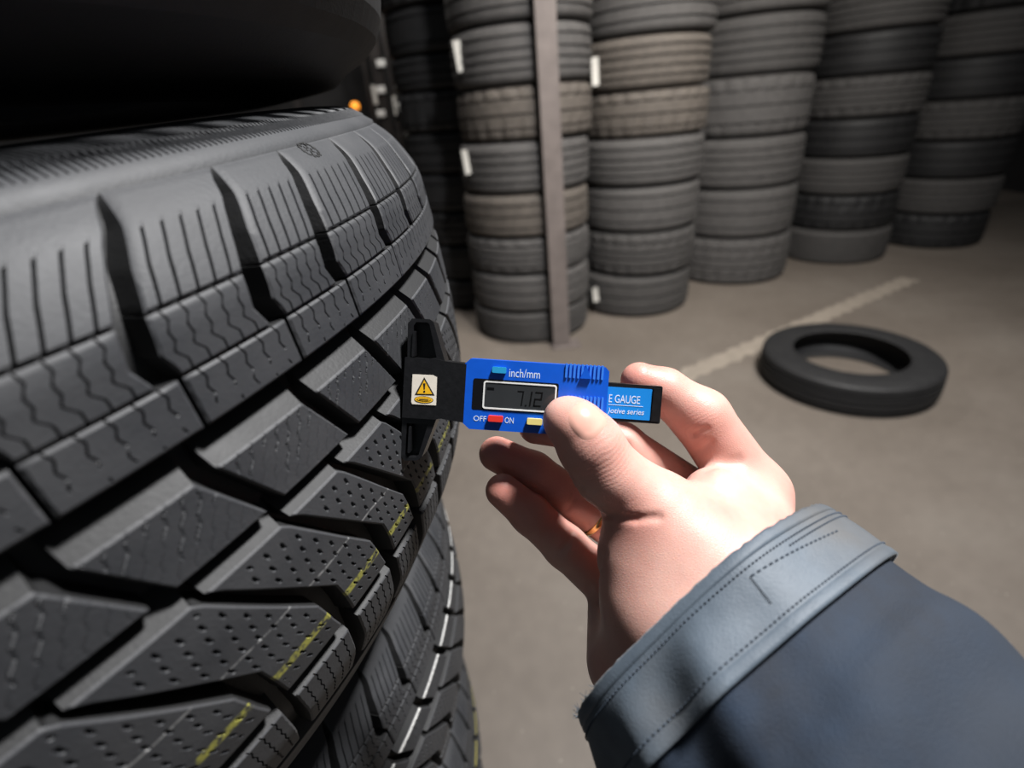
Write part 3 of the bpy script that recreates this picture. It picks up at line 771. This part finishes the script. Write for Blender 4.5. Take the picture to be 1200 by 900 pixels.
# black foot
bm = bmesh.new()
tx0 = G(472.5, 460)[0]
nk = [(tx0, -33 / PXM), (tx0 + .0130, -33 / PXM), (tx0 + .0150, -31.5 / PXM), (hx0 + .0006, -34.5 / PXM), (hx0 + .0006, 34.5 / PXM), (tx0 + .0150, 36.5 / PXM), (tx0 + .0130, 38 / PXM), (tx0, 38 / PXM)]
prism(bm, nk, -.0145, .0002); foot = gpart('foot', bm, 'black_plastic', bev=.0014, seg=3)
def wing(sgn):
    W_ = [(G(477, 430), G(478.5, 379), G(483.5, 373.5), G(504, 374.5), G(508.5, 377.5), G(522, 426))] if sgn > 0 else [(G(470, 490), G(467.5, 536), G(472, 541.5), G(487, 541.5), G(493, 537), G(510.5, 492))]
    o = list(W_[0])
    c = np.mean(np.array(o), 0)
    inn = [tuple(c + (np.array(p) - c) * np.array([.62, .80])) for p in o]
    if sgn < 0: o = o[::-1]; inn = inn[::-1]
    bm = bmesh.new(); ring_prism(bm, o, inn, -.0135, -.0010); bevel_all(bm, .0010, 2)
    w = gpart('wing_rim', bm, 'black_plastic', foot)
    bm = bmesh.new(); prism(bm, [tuple(c + (np.array(p) - c) * .92) for p in o], -.0115, -.0065); gpart('wing_web', bm, 'black_plastic', foot)
    a_, b_ = (G(486, 388), G(484, 418)) if sgn > 0 else (G(479.5, 500), G(477.5, 532))
    bm = bmesh.new()
    x0, x1 = min(a_[0], b_[0]) - .0004, max(a_[0], b_[0]) + .0006
    prism(bm, rrect(x0, b_[1], x1, a_[1], .0004, 3), -.010, -.0002); bevel_all(bm, .0004, 2); gpart('wing_rib', bm, 'black_plastic', foot)
wing(1); wing(-1)
# measuring pin reaching into the groove
bm = bmesh.new(); r_ = bmesh.ops.create_cone(bm, cap_ends=True, segments=14, radius1=.0009, radius2=.0009, depth=.012)
bmesh.ops.rotate(bm, verts=bm.verts, matrix=Matrix.Rotation(math.pi / 2, 3, 'Y')); bmesh.ops.translate(bm, vec=(tx0 - .004, 0, -.008), verts=bm.verts)
gpart('measuring_pin', bm, 'white_frame', foot)
# warning label on the foot
A = [G(484, 438.5), G(507.5, 439.5), G(512.5, 442), G(511, 475), G(483, 473.5), G(482, 471)]
bm = bmesh.new(); prism(bm, A[::-1], .0001, .00045); wl = gpart('warning_label', bm, 'label_white')
def flat(pts, mat, z):
    a = sum(pts[i][0] * pts[(i + 1) % len(pts)][1] - pts[(i + 1) % len(pts)][0] * pts[i][1] for i in range(len(pts)))
    if a < 0: pts = pts[::-1]
    bm = bmesh.new(); prism(bm, pts, z - .0001, z); return gpart('label_print', bm, mat, wl)
flat([G(497.6, 441.8), G(509.4, 463.2), G(486.2, 462.6)], 'label_black', .00052)
flat([G(497.6, 445.2), G(506.6, 461.6), G(489.0, 461.2)], 'label_yellow', .00060)
flat([G(496.3, 449), G(499.0, 449), G(498.2, 456), G(497.0, 456)], 'label_black', .00068)
cx_, cy_ = G(497.5, 458.6); flat([(cx_ + .0004 * math.cos(a), cy_ + .0004 * math.sin(a)) for a in np.linspace(0, 6.28, 12)[:-1]], 'label_black', .00068)
cx_, cy_ = G(496.8, 468.2)
for rx, ry, mt, z in ((.0037, .00135, 'label_black', .00052), (.0035, .00118, 'label_yellow', .00060), (.0027, .00062, 'label_black', .00066), (.0025, .00048, 'label_yellow', .00072)):
    flat([(cx_ + rx * math.cos(a), cy_ + ry * math.sin(a)) for a in np.linspace(0, 2 * math.pi, 28)[:-1]], mt, z)
flat([(cx_ - .0017, cy_ - .00015), (cx_ + .0017, cy_ - .00015), (cx_ + .0017, cy_ + .00015), (cx_ - .0017, cy_ + .00015)], 'label_black', .00078)

# ------------------------------------------------------------------ the hand: one continuous surface
def c3(px, py, z): return np.array([(px - 600) * z / F, (py - 450) * z / F, z])
def smin(a, b, k):
    h = np.clip(0.5 + 0.5 * (b - a) / k, 0, 1)
    return b * (1 - h) + a * h - k * h * (1 - h)
def cone(X, a, ra, b, rb):
    ba = b - a; l2 = ba @ ba
    t = np.clip(((X - a) @ ba) / l2, 0, 1)
    d = np.linalg.norm(X - a - t[..., None] * ba, axis=-1)
    return d - (ra + (rb - ra) * t)
def ball(X, a, r): return np.linalg.norm(X - a, axis=-1) - r
def chain(X, pts, k=.003):
    d = None
    for (a, ra), (b, rb) in zip(pts[:-1], pts[1:]):
        e = cone(X, c3(*a), ra * mm, c3(*b), rb * mm); d = e if d is None else smin(d, e, k)
    return d
thumb = [((677, 501, .1865), 10.3), ((692, 522, .1875), 11.6), ((711, 553, .190), 11.9), ((774, 601, .192), 14.8), ((850, 668, .186), 20.0)]
index = [((749, 446, .2200), 7.9), ((778, 458, .2210), 9.6), ((821, 489, .2210), 12.4), ((884, 580, .2230), 14.0)]
middle = [((628, 500, .2190), 7.4), ((672, 503, .2210), 8.8), ((728, 522, .2270), 10.0), ((856, 612, .2400), 13.0)]
ringf = [((582, 532, .2270), 7.8), ((625, 553, .2290), 8.8), ((674, 586, .2320), 9.6), ((796, 668, .2380), 12.0)]
pinky = [((589, 575, .2150), 7.2), ((622, 603, .2170), 8.2), ((662, 640, .2200), 9.0), ((732, 702, .2260), 11.0)]
def hand_sdf(X, creased=True):
    palm = cone(X, c3(858, 612, .238), 13.5 * mm, c3(845, 735, .184), 24 * mm)
    for (a, ra, b, rb) in (((796, 668, .236), 13, (815, 745, .186), 22), ((732, 702, .226), 11, (745, 775, .195), 17), ((720, 722, .221), 10.5, (730, 775, .205), 13),
                           ((885, 578, .222), 13.5, (868, 700, .186), 24), ((850, 735, .180), 26, (925, 830, .160), 30)):
        palm = smin(palm, cone(X, c3(*a), ra * mm, c3(*b), rb * mm), .010)
    for p, r in (((745, 646, .193), 13.0), ((762, 700, .188), 17.0), ((792, 740, .183), 20.0), ((838, 585, .205), 13.0), ((772, 632, .192), 15.0), ((800, 668, .188), 17.0)):
        palm = smin(palm, ball(X, c3(*p), r * mm), .013)
    th = chain(X, thumb, .004)
    d = smin(palm, th, .010)
    for f, k in ((index, .007), (middle, .005), (ringf, .004), (pinky, .004)):
        d = np.minimum(d, smin(palm, chain(X, f), k))
    # pads and knuckles
    for p, r in (((664, 492, .1895), 8.8),):
        d = smin(d, ball(X, c3(*p), r * mm), .003)
    if not creased: return d
    # creases: thin valleys carved in the skin
    for pts, r, depth in CREASES:
        for a, b in zip(pts[:-1], pts[1:]):
            e = cone(X, a, r * mm, b, r * mm)
            d = d + depth * mm * np.exp(-np.clip(e + r * mm, 0, None) ** 2 / (2 * (r * mm) ** 2))
    return d
def surface_nets(fun, lo, hi, h):
    n = np.ceil((hi - lo) / h).astype(int) + 1
    xs = [lo[i] + h * np.arange(n[i]) for i in range(3)]
    D = np.empty(n, np.float32)
    for s in range(0, n[0], 24):
        g = np.stack(np.meshgrid(xs[0][s:s + 24], xs[1], xs[2], indexing='ij'), -1)
        D[s:s + 24] = fun(g)
    ins = D < 0
    c = sum(ins[i:n[0] - 1 + i, j:n[1] - 1 + j, k:n[2] - 1 + k].astype(np.int8) for i in (0, 1) for j in (0, 1) for k in (0, 1))
    act = (c > 0) & (c < 8)
    I = np.argwhere(act); vid = -np.ones(act.shape, int); vid[act] = np.arange(len(I))
    acc = np.zeros((len(I), 3)); cnt = np.zeros(len(I))
    cor = [(i, j, k) for i in (0, 1) for j in (0, 1) for k in (0, 1)]
    for a in range(8):
        for b in range(a + 1, 8):
            if sum(abs(cor[a][q] - cor[b][q]) for q in range(3)) != 1: continue
            da = D[tuple((I + cor[a]).T)]; db = D[tuple((I + cor[b]).T)]
            m = (da < 0) != (db < 0); t = np.where(m, da / np.where(m, da - db, 1), 0)
            p = np.array(cor[a]) + t[:, None] * (np.array(cor[b]) - np.array(cor[a]))
            acc[m] += p[m]; cnt[m] += 1
    V = lo + h * (I + acc / cnt[:, None])
    faces = []
    for ax in range(3):
        u, w = (ax + 1) % 3, (ax + 2) % 3
        sl0 = [slice(None)] * 3; sl1 = [slice(None)] * 3; sl0[ax] = slice(0, -1); sl1[ax] = slice(1, None)
        ch = ins[tuple(sl0)] != ins[tuple(sl1)]
        E = np.argwhere(ch)
        E = E[(E[:, u] > 0) & (E[:, w] > 0) & (E[:, u] < n[u] - 1) & (E[:, w] < n[w] - 1)]
        du = np.eye(3, dtype=int)[u]; dw = np.eye(3, dtype=int)[w]
        q = np.stack([vid[tuple((E - du - dw).T)], vid[tuple((E - dw).T)], vid[tuple(E.T)], vid[tuple((E - du).T)]], -1)
        fl = ins[tuple(E.T)]
        q = np.where(fl[:, None], q, q[:, ::-1])
        faces.append(q)
    return V, np.concatenate(faces)
def on_skin(px, py):           # march the view ray down to the skin
    ray = c3(px, py, 1.0); z = .14
    for _ in range(60):
        dd = float(hand_sdf((ray * z)[None, :], False)[0])
        if dd < 1e-5: break
        z += dd * .85
    return ray * z
CREASES = []
for pts, r, depth in (([(704, 603), (722, 606), (745, 608), (772, 606)], .9, 1.3),
                      ([(664, 598), (673, 585), (681, 570)], .8, .6), ([(650, 652), (662, 640), (672, 624)], .8, .6),
                      ([(690, 690), (702, 668), (708, 650)], 1.0, 1.0), ([(800, 522), (812, 509), (828, 503)], 1.0, .8),
                      ([(803, 545), (818, 530), (832, 520)], 1.0, .8), ([(790, 560), (830, 548), (866, 540)], 1.6, .9)):
    CREASES.append(([on_skin(*p) for p in pts], r, depth))
allp = np.array([c3(*p[0]) for f in (thumb, index, middle, ringf, pinky) for p in f] + [c3(925, 830, .160)])
V, Q = surface_nets(hand_sdf, allp.min(0) - .032, allp.max(0) + .032, .0009)
person = thing('person', 'bare hand in a grey-blue work jacket cuff holding the gauge', 'person', tuple(P(845, 735, .184)))
hw = cam2w(V) + np.array([0, 0, CAMH]) - np.array(person.location)
hm = mesh('hand', hw, Q, True)
red = np.zeros(len(V))
for p, r, s in (((675, 495, .18), .013, .3), ((746, 444, .214), .02, .55), ((826, 500, .211), .02, .35), ((590, 530, .22), .018, .6), ((590, 575, .21), .018, .6), ((640, 600, .215), .02, .3),
                ((735, 610, .177), .012, .4), ((725, 545, .178), .012, .25), ((760, 520, .218), .02, .3)):
    red = np.maximum(red, s * np.exp(-(np.linalg.norm(V - c3(*p), axis=1) / r) ** 2))
hm.attributes.new('red', 'FLOAT', 'POINT').data.foreach_set('value', red.astype(np.float32))
wph = np.zeros(len(V)); wmk = np.zeros(len(V))
for a, b, c, rad, st in ((( 677, 501, .1865), (711, 553, .190), (713, 541), .0105, 1.0), ((711, 553, .190), (774, 601, .192), (735, 600), .010, .5), ((821, 489, .221), (884, 580, .223), (822, 500), .009, .8),
                         ((625, 553, .229), (674, 586, .232), (672, 585), .006, .8), ((622, 603, .217), (662, 640, .22), (660, 640), .006, .8)):
    ax_d = c3(*b) - c3(*a); ax_d /= np.linalg.norm(ax_d); cc = on_skin(*c)
    g = st * np.exp(-(np.linalg.norm(V - cc, axis=1) / rad) ** 2); m_ = g > wmk
    wph = np.where(m_, (V - cc) @ ax_d, wph); wmk = np.maximum(wmk, g)
for nm_, vv_ in (('wphase', wph), ('wmask', wmk)): hm.attributes.new(nm_, 'FLOAT', 'POINT').data.foreach_set('value', vv_.astype(np.float32))
hand = link('hand', hm, M['skin'], person)
# thumbnail lying on the thumb's outer side
def nail():
    axis0 = c3(679, 499, .1868)
    d1 = c3(665, 484, .1868) - c3(696, 516, .1868); d1 /= np.linalg.norm(d1)     # towards the tip
    up_ = np.array([.25, -.38, -1.0]); up_ -= d1 * (up_ @ d1); up_ /= np.linalg.norm(up_)
    sd = np.cross(d1, up_)
    vs = []; nu_, nv_ = 13, 13
    for lay in (0, 1):
        for i in range(nu_):
            for j in range(nv_):
                a = (i / (nu_ - 1) - .5) * 2; b = (j / (nv_ - 1) - .5) * 2
                # squircle outline
                s = max(abs(a), abs(b)); l = (abs(a) ** 3 + abs(b) ** 3) ** (1 / 3) or 1; k = s / l if l else 1
                a2, b2 = a * k, b * k
                x = axis0 + d1 * (b2 * .0064 + .0010) + (sd * math.sin(a2 * .80) + up_ * math.cos(a2 * .80)) * .0
                dirv = sd * math.sin(a2 * .74) + up_ * math.cos(a2 * .74)
                # march to the skin
                t = .004
                for _ in range(40):
                    dd = float(hand_sdf((x + dirv * t)[None, :])[0]); t -= dd * .9
                    if abs(dd) < 1e-5: break
                rim = max(abs(a), abs(b))
                lift = (.00035 if rim < .93 else -.0001) if lay == 0 else -.0006
                vs.append(x + dirv * (t + lift))
    fs = []; n = nu_ * nv_
    for i in range(nu_ - 1):
        for j in range(nv_ - 1):
            a = i * nv_ + j; fs.append((a, a + nv_, a + nv_ + 1, a + 1)); fs.append((n + a, n + a + 1, n + a + nv_ + 1, n + a + nv_))
    w = cam2w(np.array(vs)) + np.array([0, 0, CAMH]) - np.array(person.location)
    me = mesh('thumbnail', w, fs, True)
    bmx = bmesh.new(); bmx.from_mesh(me); bmesh.ops.recalc_face_normals(bmx, faces=bmx.faces); bmx.to_mesh(me); bmx.free()
    link('thumbnail', me, M['nail'], person)
nail()
# ring on the ring finger
def ring():
    a, b = c3(674, 584, .2320), c3(796, 668, .2380)
    c = c3(698, 603, .2331); d = (b - a) / np.linalg.norm(b - a)
    u = np.cross(d, [0, 0, 1.0]); u /= np.linalg.norm(u); v = np.cross(d, u)
    vs, fs = [], []; n, m = 48, 10; R_ = .0100
    for i in range(n):
        t = 2 * math.pi * i / n; rd = u * math.cos(t) + v * math.sin(t)
        for j in range(m):
            s = 2 * math.pi * j / m
            vs.append(c + rd * (R_ + .0007 * math.cos(s)) + d * .0014 * math.sin(s))
    for i in range(n):
        for j in range(m):
            fs.append((i * m + j, ((i + 1) % n) * m + j, ((i + 1) % n) * m + (j + 1) % m, i * m + (j + 1) % m))
    cw = cam2w(c) + np.array([0, 0, CAMH])
    o = link('finger_ring', mesh('finger_ring', cam2w(np.array(vs)) + np.array([0, 0, CAMH]) - cw, fs, True), M['gold']); o.location = cw
    tag(o, 'thin gold ring on the ring finger of the hand', 'ring')
ring()

# ------------------------------------------------------------------ jacket sleeve
SA = c3(825, 729, .178); sd_ = np.array([.066, .0715, -.085]); sd_ /= np.linalg.norm(sd_)
su_ = np.array([.74, -.67, 0]); su_ -= sd_ * (su_ @ sd_); su_ /= np.linalg.norm(su_)
sv_ = np.cross(sd_, su_)
if sv_[2] > 0: sv_ = -sv_               # sv_ points to the camera
def sl_pt(s, a, off=0.0):
    """point on the sleeve: s metres up the arm, a angle round it"""
    ru, rv = .0535 + .10 * max(s, 0), .042 + .06 * max(s, 0)
    w = .0016 * math.sin(3 * a + 1 + s * 30) + .0012 * math.sin(5 * a + 2 - s * 55) + .0022 * math.sin(s * 150 + 2.2 * math.sin(2 * a)) * (1 if s > .034 else .25)
    e = min(1, max(0, (s - .002) / .012))
    for a0, sl, am, wd in ((1.62, 4, .0022, .11), (1.86, 5, -.0015, .13), (2.12, 2, .0018, .12), (2.46, 1, -.0014, .14), (1.30, 3, -.0012, .14), (2.78, 0, .0015, .15)):
        w += e * am * math.exp(-((a - a0 - s * sl) / wd) ** 2)
    dirv = su_ * math.cos(a) * (ru + w + off) + sv_ * math.sin(a) * (rv + w + off)
    return SA + sd_ * s + dirv
def sleeve_mesh(name, s0, s1, ns, off, thick, na=160, fray=0):
    vs, fs = [], []
    rows = []
    ss = list(np.linspace(s0, s1, ns))
    prof = [(s, off) for s in ss] + [(ss[-1], off - thick)] + [(s, off - thick) for s in ss[::-1][1:]]
    prof[0] = (ss[0], off - thick * .25); 
    prof.insert(0, (ss[0] - .0006, off - thick * .5))
    k = len(prof)
    for i in range(na):
        a = 2 * math.pi * i / na
        for (s, o) in prof:
            f = fray * (random.random() - .5) if s <= ss[0] else 0
            vs.append(sl_pt(s + f, a, o))
    for i in range(na):
        for j in range(k):
            fs.append((i * k + j, ((i + 1) % na) * k + j, ((i + 1) % na) * k + (j + 1) % k, i * k + (j + 1) % k))
    w = cam2w(np.array(vs)) + np.array([0, 0, CAMH]) - np.array(person.location)
    me = mesh(name, w, fs, True)
    bmx = bmesh.new(); bmx.from_mesh(me); bmesh.ops.recalc_face_normals(bmx, faces=bmx.faces); bmx.to_mesh(me); bmx.free()
    return me
sleeve = link('jacket_sleeve', sleeve_mesh('jacket_sleeve', .011, .26, 90, -.0012, .0016), M['denim'], person)
cuff = link('cuff_band', sleeve_mesh('cuff_band', 0, .0225, 20, .0016, .0026, fray=.0004), M['cuff'], sleeve)
hem = link('cuff_hem', sleeve_mesh('cuff_hem', .0, .0030, 4, .0020, .0010, fray=.0006), M['cuff'], sleeve)
hem2 = link('cuff_hem', sleeve_mesh('cuff_hem2', .0197, .0230, 4, .0020, .0012), M['cuff'], sleeve)
# stitches
def stitches():
    vs, fs = [], []
    def st(p, q, nrm):
        d = q - p; l = np.linalg.norm(d); d /= l; sdw = np.cross(d, nrm); sdw /= np.linalg.norm(sdw)
        b = len(vs)
        for e, hh in ((p, -.0001), (p + d * l * .5, .00035), (q, -.0001)):
            for s in (-1, 1): vs.append(e + sdw * s * .00022 + nrm * hh)
        fs.extend([(b, b + 1, b + 3, b + 2), (b + 2, b + 3, b + 5, b + 4)])
    def line(fn, n):
        for i in range(n):
            p, q = fn((i + .1) / n), fn((i + .75) / n)
            pm = (p + q) / 2; ax = SA + sd_ * ((pm - SA) @ sd_); nr = pm - ax; nr /= np.linalg.norm(nr); st(p, q, nr)
    line(lambda t: sl_pt(.0048, .05 + t * 3.0, .0018), 110)
    line(lambda t: sl_pt(.0186, .05 + t * 3.0, .0018), 100)
    line(lambda t: sl_pt(.0065 + .0 * t, .05 + t * .85, .0018), 30)
    line(lambda t: sl_pt(.0070 + .0080 * t, 1.22 + t * .02, .0018), 16)
    line(lambda t: sl_pt(.0070 + .0030 * t, 1.22 - t * .75, .0018), 18)
    w = cam2w(np.array(vs)) + np.array([0, 0, CAMH]) - np.array(person.location)
    o = link('stitching', mesh('stitching', w, fs), M['thread'], sleeve); o['kind'] = 'stuff'
stitches()
# frayed threads on the worn lower edge of the cuff
def frays():
    vs, fs = [], []
    r_ = random.Random(3)
    for i in range(90):
        a = 2.25 + 1.5 * r_.random(); p = sl_pt(-.0004, a, .0012); q = sl_pt(.01, a, .0012); out = (p - q) / np.linalg.norm(p - q)
        nr = p - SA - sd_ * ((p - SA) @ sd_); nr /= np.linalg.norm(nr)
        d = out + np.array([r_.uniform(-.9, .9) for _ in range(3)]); d /= np.linalg.norm(d); L = r_.uniform(.0009, .0030)
        bend = np.array([r_.uniform(-.5, .5) for _ in range(3)]); sdw = np.cross(d, [0, 0, 1.0]); sdw /= np.linalg.norm(sdw); up3 = np.cross(sdw, d)
        b = len(vs)
        for k in range(4):
            t = k / 3; c = p + d * L * t + bend * L * t * t * .6; w = .00016 * (1 - .6 * t)
            vs.extend([c + sdw * w, c - sdw * w * .5 + up3 * w * .8, c - sdw * w * .5 - up3 * w * .8])
        for k in range(3):
            for e in range(3): fs.append((b + 3 * k + e, b + 3 * k + (e + 1) % 3, b + 3 * k + 3 + (e + 1) % 3, b + 3 * k + 3 + e))
    w = cam2w(np.array(vs)) + np.array([0, 0, CAMH]) - np.array(person.location)
    o = link('frayed_threads', mesh('frayed_threads', w, fs), M['cuff'], sleeve); o['kind'] = 'stuff'
frays()
